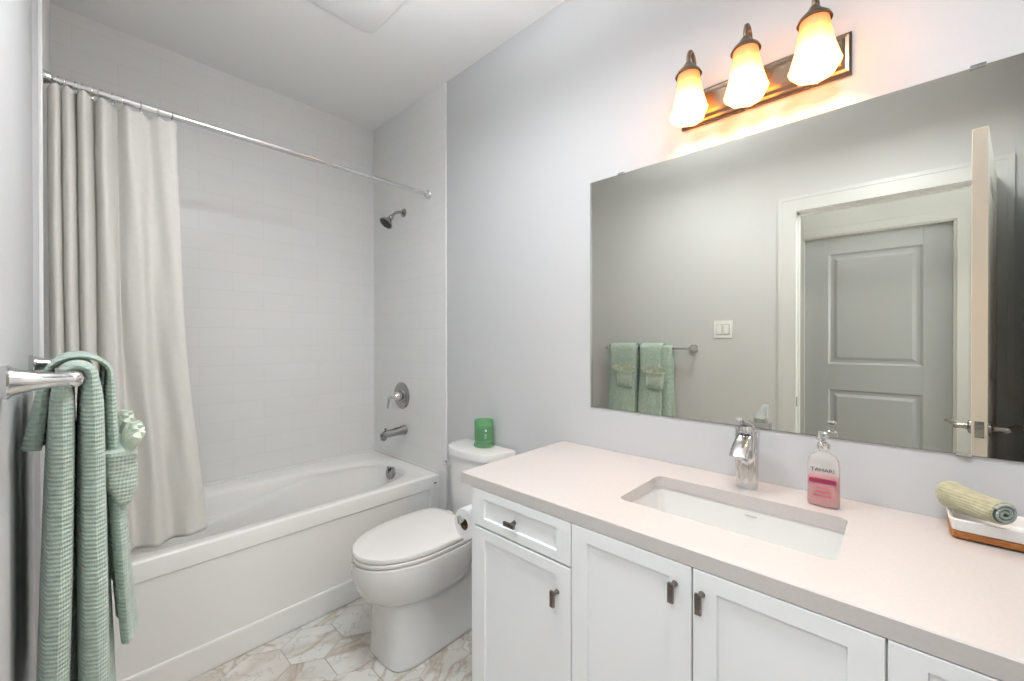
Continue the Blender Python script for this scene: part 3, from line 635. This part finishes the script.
def cpt(u, v):
    # u: 0 left .. 1 right; v: 0 top .. 1 bottom
    s = u
    k = v**.8
    xl = -.057; xr = .278+.012*v+.078*v*v+.006*sin(v*9)*v
    x = xl+(xr-xl)*(.62*s+.38*s**1.6)
    ph = 2*pi*(9.5*s-3.6*s*s)
    amp = (.030*(1-s)**.7+.0085)*(1-.25*v)
    y = RY+amp*sin(ph+.5*sin(3*v+s*4))+.006*sin(ph*2.1+4*v)*(1-s)+.004*sin(14*s+5*v)
    x += .010*(1-s)*cos(ph*1.0+1.0*v)+.010*v*sin(7*s+2.2*v)*(1-s)
    sag = min(abs(x-r) for r in RX); gap = .02 if x < .14 else .06
    z = ZTOP-(ZTOP-ZBOT)*v-(1-smoothstep(0, .05, v))*min(.016, sag*.6)+v*.008*sin(6*s+1)
    y += .0022*sin(31*s+9*v)*sin(23*v+5*s)+.0016*sin(57*s-13*v)+.003*smoothstep(.35, .8, s)*sin(2*pi*5*s+1.5*v)
    return Vector((x, y, z))
sheet(bm, cpt, 220, 110)
cu = link('shower_curtain', bm, M_linen, smooth=True, angle=80); solid(cu, .0016)
props(cu, 'cream linen shower curtain gathered at the left end of the tub', 'shower curtain')

# ================= TOILET =================
TC = 1.52
t = thing('toilet', (1.15, TC, 0), 'white two-piece toilet with the lid down between tub and vanity', 'toilet')
def egg(xf, xb, w, z, xc=1.03, e=2.0, eb=3.2, n=56):
    out = []
    for k in range(n):
        a = 2*pi*k/n; ca, sa = cos(a), sin(a)
        if ca < 0: x = xc+(xc-xf)*-abs(ca)**(2/e); y = w*math.copysign(abs(sa)**(2/e), sa)
        else: x = xc+(xb-xc)*abs(ca)**(2/eb); y = w*math.copysign(abs(sa)**(2/eb if ca > .3 else 2/(e+(eb-e)*ca/.3)), sa)
        out.append(Vector((x, TC+y, z)))
    return out
bm = BM()
# skirted pedestal
ped = [(0, .834, .134, 4.6), (.006, .830, .137, 4.6), (.012, .832, .136, 4.6), (.10, .836, .128, 4), (.20, .836, .122, 3.4), (.28, .83, .112, 3), (.33, .84, .11, 3)]
loft(bm, [[p+Vector((0, -.012*smoothstep(.28, 0, z), 0)) for p in egg(xf, 1.452, w_, z, 1.05, e, 6)] for z, xf, w_, e in ped])
# bowl
bw = [(.212, .93, 1.16, .085), (.222, .86, 1.20, .118), (.245, .80, 1.225, .148), (.28, .765, 1.24, .168), (.32, .746, 1.25, .179), (.36, .738, 1.255, .184), (.392, .737, 1.26, .185), (.409, .741, 1.26, .183), (.413, .750, 1.255, .176)]
loft(bm, [egg(a_, b_, w_, z, 1.03, 2.15, 3.5) for z, a_, b_, w_ in bw])
# rear deck under the tank
loft(bm, [rrect(1.335, TC, .118, h_, .03, z, 6) for z, h_ in ((.27, .10), (.33, .125), (.37, .150), (.395, .158), (.402, .152))])
link('bowl', bm, M_ceramic, t, smooth=True, angle=50)
# trap access covers
for s in (-1, 1):
    bm = BM(); yy = TC+s*.1245; fr = [Vector((1.235+.055*math.copysign(abs(cos(a))**.6, cos(a)), yy, .115+.045*math.copysign(abs(sin(a))**.6, sin(a)))) for a in (2*pi*k/24 for k in range(24))]
    loft(bm, [[p+Vector((0, s*-.012, 0)) for p in fr], [p+Vector((0, s*.0035, 0)) for p in fr], [Vector((1.235+(p.x-1.235)*.93, p.y+s*.006, .115+(p.z-.115)*.93)) for p in fr]]); link('side_cover', bm, M_ceramic, t, smooth=True)
def D(z, g=0, xf=.740): return egg(xf-g, 1.235+g*.5, .181+g, z, 1.03, 2.1, 4.5)
bm = BM(); loft(bm, [D(0.4150, -.004), D(0.4170, 0), D(0.4270, .001), D(0.4310, -.003)]); link('seat', bm, M_seat, t, smooth=True, angle=40)
bm = BM(); loft(bm, [D(0.4325, -.006), D(0.4350, -.001), D(0.4460, .001), D(0.4530, -.003), D(0.4570, -.014), D(0.4595, -.05), D(0.4605, -.10)]); link('seat_lid', bm, M_seat, t, smooth=True, angle=40)
for s in (-1, 1): link('hinge', box(BM(), 1.222, 1.258, TC+s*.075-.022, TC+s*.075+.022, .413, .446, .006), M_seat, t, smooth=True)
# tank: flat back, bowed front
def tank(w, xf, z, r=.05, xback=1.446):
    out = []; n_ = 40
    for k in range(n_+1):
        u = -1+2*k/n_; y = w*math.copysign(1-(1-abs(u))**1.0, u); c_ = (1-abs(u)**5.5)**(1/2.2) if abs(u) < 1 else 0
        bow = .022*(1-u*u); x = xback-(xback-xf)*c_*(.86)-bow*1.2
        out.append(Vector((min(x, xback), TC+y, z)))
    return out
bm = BM(); loft(bm, [tank(.160, 1.295, .395), tank(.165, 1.288, .42), tank(.172, 1.280, .55), tank(.177, 1.276, .70), tank(.177, 1.276, .709)]); link('tank', bm, M_ceramic, t, smooth=True, angle=40)
bm = BM(); loft(bm, [tank(.177, 1.276, .7095), tank(.185, 1.266, .713), tank(.186, 1.265, .741), tank(.183, 1.269, .748), tank(.171, 1.285, .7505)]); link('tank_lid', bm, M_ceramic, t, smooth=True, angle=40)
bm = BM(); lathe(bm, [(.012, 0), (.012, .01), (.008, .014)], (1.276, TC+.13, .665), (-1, 0, 0), 16); tube(bm, [(1.264, TC+.13, .665), (1.258, TC+.11, .663), (1.257, TC+.07, .659)], [(.006, .005), (.008, .005), (.007, .005)], 12); link('flush_lever', bm, M_chrome, t, smooth=True)

# candle on the tank lid
KX, KY, KZ = 1.400, 1.506, .7507
t = thing('candle_jar', (KX, KY, KZ), 'green glass candle jar standing on the toilet tank lid', 'candle')
bm = BM(); lathe(bm, [(.045, 0), (.051, .003), (.051, .012), (.047, .018), (.0455, .022), (.0465, .06), (.047, .128), (.045, .131), (.044, .128), (.042, .03), (.03, .024), (.001, .024)], (KX, KY, KZ), n=36, cap=False); link('jar', bm, M_green, t, smooth=True)
bm = BM(); lathe(bm, [(.0412, .0245), (.0425, .098), (.040, .099), (.001, .098)], (KX, KY, KZ), n=30); link('wax', bm, M_wax, t, smooth=True)
bm = BM(); tube(bm, [(KX, KY, KZ+.097), (KX+.001, KY, KZ+.108)], .0012, 6); link('wick', bm, M_dark, t)
nd = Vector((-.50, -.62, 0)).normalized(); sd = Vector((0, 0, 1)).cross(nd)
bm = BM(); c_ = Vector((KX, KY, KZ+.085))+nd*.0466
lathe(bm, [(.0055, 0), (.0055, .0008)], c_+sd*.006-nd*.0003, nd, 18)
for k, (w_, z_) in enumerate(((.010, -.018), (.014, -.024), (.008, -.030), (.012, -.036))):
    q = c_+sd*.004+Vector((0, 0, z_)); tube(bm, [q-sd*w_*.5-nd*.0012, q+nd*.0004, q+sd*w_*.5-nd*.0008], .0009, 6)
link('printed_mark', bm, mat('pale_print', (200, 225, 200), .6), t)

# toilet paper + holder on the vanity's end panel
HXp, HYp, HZp = .975, 1.105, .638
t = thing('toilet_paper_holder', (HXp, VY1, HZp), 'chrome toilet paper holder fixed to the end of the vanity', 'holder')
bm = BM(); lathe(bm, [(.022, 0), (.022, .006), (.012, .012)], (.905+.16, VY1, HZp+.012), (0, 1, 0), 20)
tube(bm, [(1.065, VY1+.008, HZp+.012), (1.065, HYp-.014, HZp+.012), (1.058, HYp, HZp+.012), (1.04, HYp+.002, HZp+.012), (.925, HYp+.002, HZp+.012), (.912, HYp+.002, HZp+.012)], [.007, .007, .008, .008, .008, .009], 14)
tube(bm, [(.916, HYp+.002, HZp+.010), (.913, HYp+.004, HZp+.030)], [.009, .008], 12); link('arm', bm, M_chrome, t, smooth=True)
t = thing('toilet_paper_roll', (HXp, HYp, HZp-.057), 'white toilet paper roll on the holder beside the vanity end', 'toilet paper')
bm = BM(); xa, xb = .932, 1.034; P = []
n = 36; c0 = Vector((0, HYp, HZp-.001))
ringp = lambda r_, x: [Vector((x, c0.y+r_*cos(2*pi*k/n), c0.z+r_*sin(2*pi*k/n))) for k in range(n)]
loft(bm, [ringp(.0205, xa), ringp(.051, xa), ringp(.053, xa+.003), ringp(.053, xb-.003), ringp(.051, xb), ringp(.0205, xb)], False, False); link('paper', bm, M_paper, t, smooth=True, angle=50)
bm = BM(); loft(bm, [ringp(.0205, xa+.001), ringp(.0195, xa+.001), ringp(.0195, xb-.001), ringp(.0205, xb-.001), ringp(.0205, xa+.001)], False, False); link('core', bm, M_core, t, smooth=True, angle=50)

# ================= EXHAUST FAN, SWITCH =================
t = thing('exhaust_fan', (.81, 1.675, 2.73), 'square white exhaust fan cover with rounded corners on the ceiling', 'exhaust fan')
bm = BM(); loft(bm, [rrect(.81, 1.675, .1765, .1765, .036, 2.7469, 8), rrect(.81, 1.675, .1765, .1765, .036, 2.7462, 8)]); link('gap_shade', bm, mat('fan_gap_shade', (130, 130, 130), .6), t)  # grey rim paints in the shaded gap line round the cover
bm = BM(); loft(bm, [rrect(.81, 1.675, .175, .175, .035, 2.7455, 8), rrect(.81, 1.675, .175, .175, .035, 2.7395, 8), rrect(.81, 1.675, .172, .172, .033, 2.7385, 8)]); link('cover', bm, M_ceil, t, smooth=True)
t = thing('light_switch', (XL, .870, 1.346), 'white double rocker light switch on the left wall beside the doorway', 'light switch')
bm = BM(); box(bm, XL, XL+.005, .802, .920, 1.288, 1.404, .002); link('wall_plate', bm, M_plastic, t)
for y in (.839, .883):
    bm = BM(); box(bm, XL+.005, XL+.0075, y-.0175, y+.0175, 1.312, 1.380, .001); link('frame', bm, M_grey, t)
    bm = BM(); box(bm, XL+.006, XL+.010, y-.016, y+.016, 1.314, 1.378, .0015, rot=Matrix.Rotation(.03, 3, 'Y')); link('rocker', bm, M_plastic, t)

# ================= TOWEL BAR AND TOWELS =================
BXx, BZ = .006, 1.214
t = thing('towel_bar', (XL, 1.37, BZ-.03), 'chrome towel bar with two conical posts on the left wall', 'towel bar')
bm = BM(); tube(bm, [(BXx, 1.055, BZ), (BXx, 1.692, BZ)], .008, 16); link('bar', bm, M_chrome, t, smooth=True)
for y in (1.05, 1.697):
    bm = BM(); loft(bm, [[Vector((XL+dx, y+q*math.copysign(abs(cos(a))**.55, cos(a)), BZ+q*math.copysign(abs(sin(a))**.55, sin(a)))) for a in (2*pi*k/32 for k in range(32))] for dx, q in ((0, .027), (.008, .0275), (.011, .025))])
    lathe(bm, [(.024, .010), (.020, .022), (.0145, .042), (.0125, .064), (.0135, .076), (.0135, .086), (.010, .091), (.003, .093)], (XL, y, BZ), (1, 0, 0)); link('post', bm, M_chrome, t, smooth=True)

def drape(y0, y1, zb, zf, xb, xf, th, top, seed, flare=0.0, wav=.004, yfl=0.0, skirt=0.0, bflare=0.0, grow=0.0, bgrow=0.0):
    """cloth hung over the bar: path in x-z (back hem -> over -> front hem), rounded slab edges; closed slab mesh"""
    rnd = random.Random(seed); bm = BM(); path = []
    nb, nt_, nf = 30, 12, 30
    for k in range(nb): path.append((xb-bflare*(1-k/nb)**1.2, zb+(BZ-.005-zb)*k/nb, -1))
    cx_ = (xb+xf)/2; r_ = (xf-xb)/2
    for k in range(nt_+1):
        a = pi-pi*k/nt_; path.append((cx_+r_*cos(a), BZ-.005+(top-BZ+.005)*sin(a), 0))
    for k in range(1, nf+1):
        u = k/nf; path.append((xf+flare*u**1.3, BZ-.005-(BZ-.005-zf)*u, 1))
    loops = []; ns = 22; ph = rnd.uniform(0, 6)
    for i, (x, z, sd_) in enumerate(path):
        d0 = path[max(0, i-1)]; d1_ = path[min(len(path)-1, i+1)]; tx, tz = d1_[0]-d0[0], d1_[1]-d0[1]; L_ = math.hypot(tx, tz) or 1; nx, nz = -tz/L_, tx/L_
        dep = max(0, (BZ-z)); lp = []
        for side in (1, -1):
            for j in range(ns+1):
                v = j/ns if side > 0 else 1-j/ns
                edge = math.sqrt(max(0, 1-(2*v-1)**8)); h = th*(1+grow*dep+(bgrow*dep if sd_ < 0 else 0))*(.62 if sd_ == 0 else .62+.38*min(1, dep/.05))/2*max(.05, edge)*side
                w_ = wav*min(1, dep*6)*sin(v*7.5+ph+dep*3)*(1+dep*1.5)+.5*wav*min(1, dep*4)*sin(v*17+ph*2+dep*5)
                yy = y0+(y1-y0)*v; yy += (v-.5)*(yfl*dep) + .003*sin(dep*14+ph)*(1 if v > .5 else -1)
                lp.append(Vector((x+nx*h+w_+(skirt*dep*(1-v) if sd_ > 0 else 0), yy, z+nz*h)))
        loops.append(lp)
    loft(bm, loops); return bm
FLOORZ = .47
def towel_set(y0, y1, k, where, ext=0):
    # bath towel: folded thick, hung lengthwise; hand towel over it; washcloth folded into a pocket and fanned
    o = link('bath_towel', drape(y0-ext, y1, FLOORZ, FLOORZ-.06, BXx-.0205, BXx+.0205, .034, BZ+.017, 3+k, .010, .0035, .02, 0, .010, .45), M_sage, smooth=True, angle=60)
    props(o, f'long sage green bath towel hanging on the towel bar, {where}', 'towel', 'bath towels on the bar')
    HF = BXx+.050
    o = link('hand_towel', drape(y0+.006, y1-.006, 1.065, .62, BXx-.044, HF, .017, BZ+.034, 11+k, .030, .003, .03, 0, .016, .5, 4), M_sage, smooth=True, angle=60)
    props(o, f'folded sage green hand towel draped over the bath towel, {where}', 'towel', 'hand towels on the bar')
    xm = HF+.014; ym = 1.503 if k else 1.272; wz0, wz1 = .925, 1.045
    tt = thing('washcloth', (xm, ym, wz0), f'pale sage washcloth fanned out of its folded pocket on the hand towel, {where}', 'washcloth', 'fanned washcloths')
    bm = BM(); hw = .066
    def rr_(z, g, th_): return [Vector((xm+.006*(1-(z-wz0)/(wz1-wz0))+th_*math.copysign(abs(cos(a))**.5, cos(a)), ym+(hw+g)*math.copysign(abs(sin(a))**.35, sin(a)), z)) for a in (2*pi*q/36 for q in range(36))]
    loft(bm, [rr_(wz0, -.010, .006), rr_(wz0+.006, -.006, .013), rr_(.96, -.004, .025), rr_(1.0, 0, .027), rr_(wz1-.012, .002, .026), rr_(wz1-.010, .004, .029), rr_(wz1-.002, .004, .029), rr_(wz1, .002, .012)])
    link('pocket', bm, M_sage2, tt, smooth=True, angle=60)
    bm = BM()
    for q in range(9):
        a = (q-4)/4*.66; base_ = Vector((xm+.008+.009*(q % 2), ym+(q-4)*.011, wz1-.02)); d_ = Vector((.12, sin(a), cos(a))); s_ = Vector((1, 0, 0))
        lps_ = []
        for k2 in range(9):
            u = k2/8; c_ = base_+d_*.068*u+Vector((.010*u*u, 0, 0)); wd = .007+.009*u-.006*u**4; th_ = .0065*(1-.15*u)+.0015*sin(u*9+q)
            pd = Vector((0, cos(a), -sin(a))); lps_.append([c_+pd*wd*cos(b2)+s_*(th_*sin(b2)+.003*cos(2*b2)*u) for b2 in (2*pi*w2/12 for w2 in range(12))])
        loft(bm, lps_)
    o = link('fan_folds', bm, M_edge, tt, smooth=True); o['label'] = 'pale fanned folds sticking out of the pocket'
towel_set(1.221, 1.395, 0, 'nearer the doorway', .055)
towel_set(1.425, 1.640, 1, 'nearer the tub')
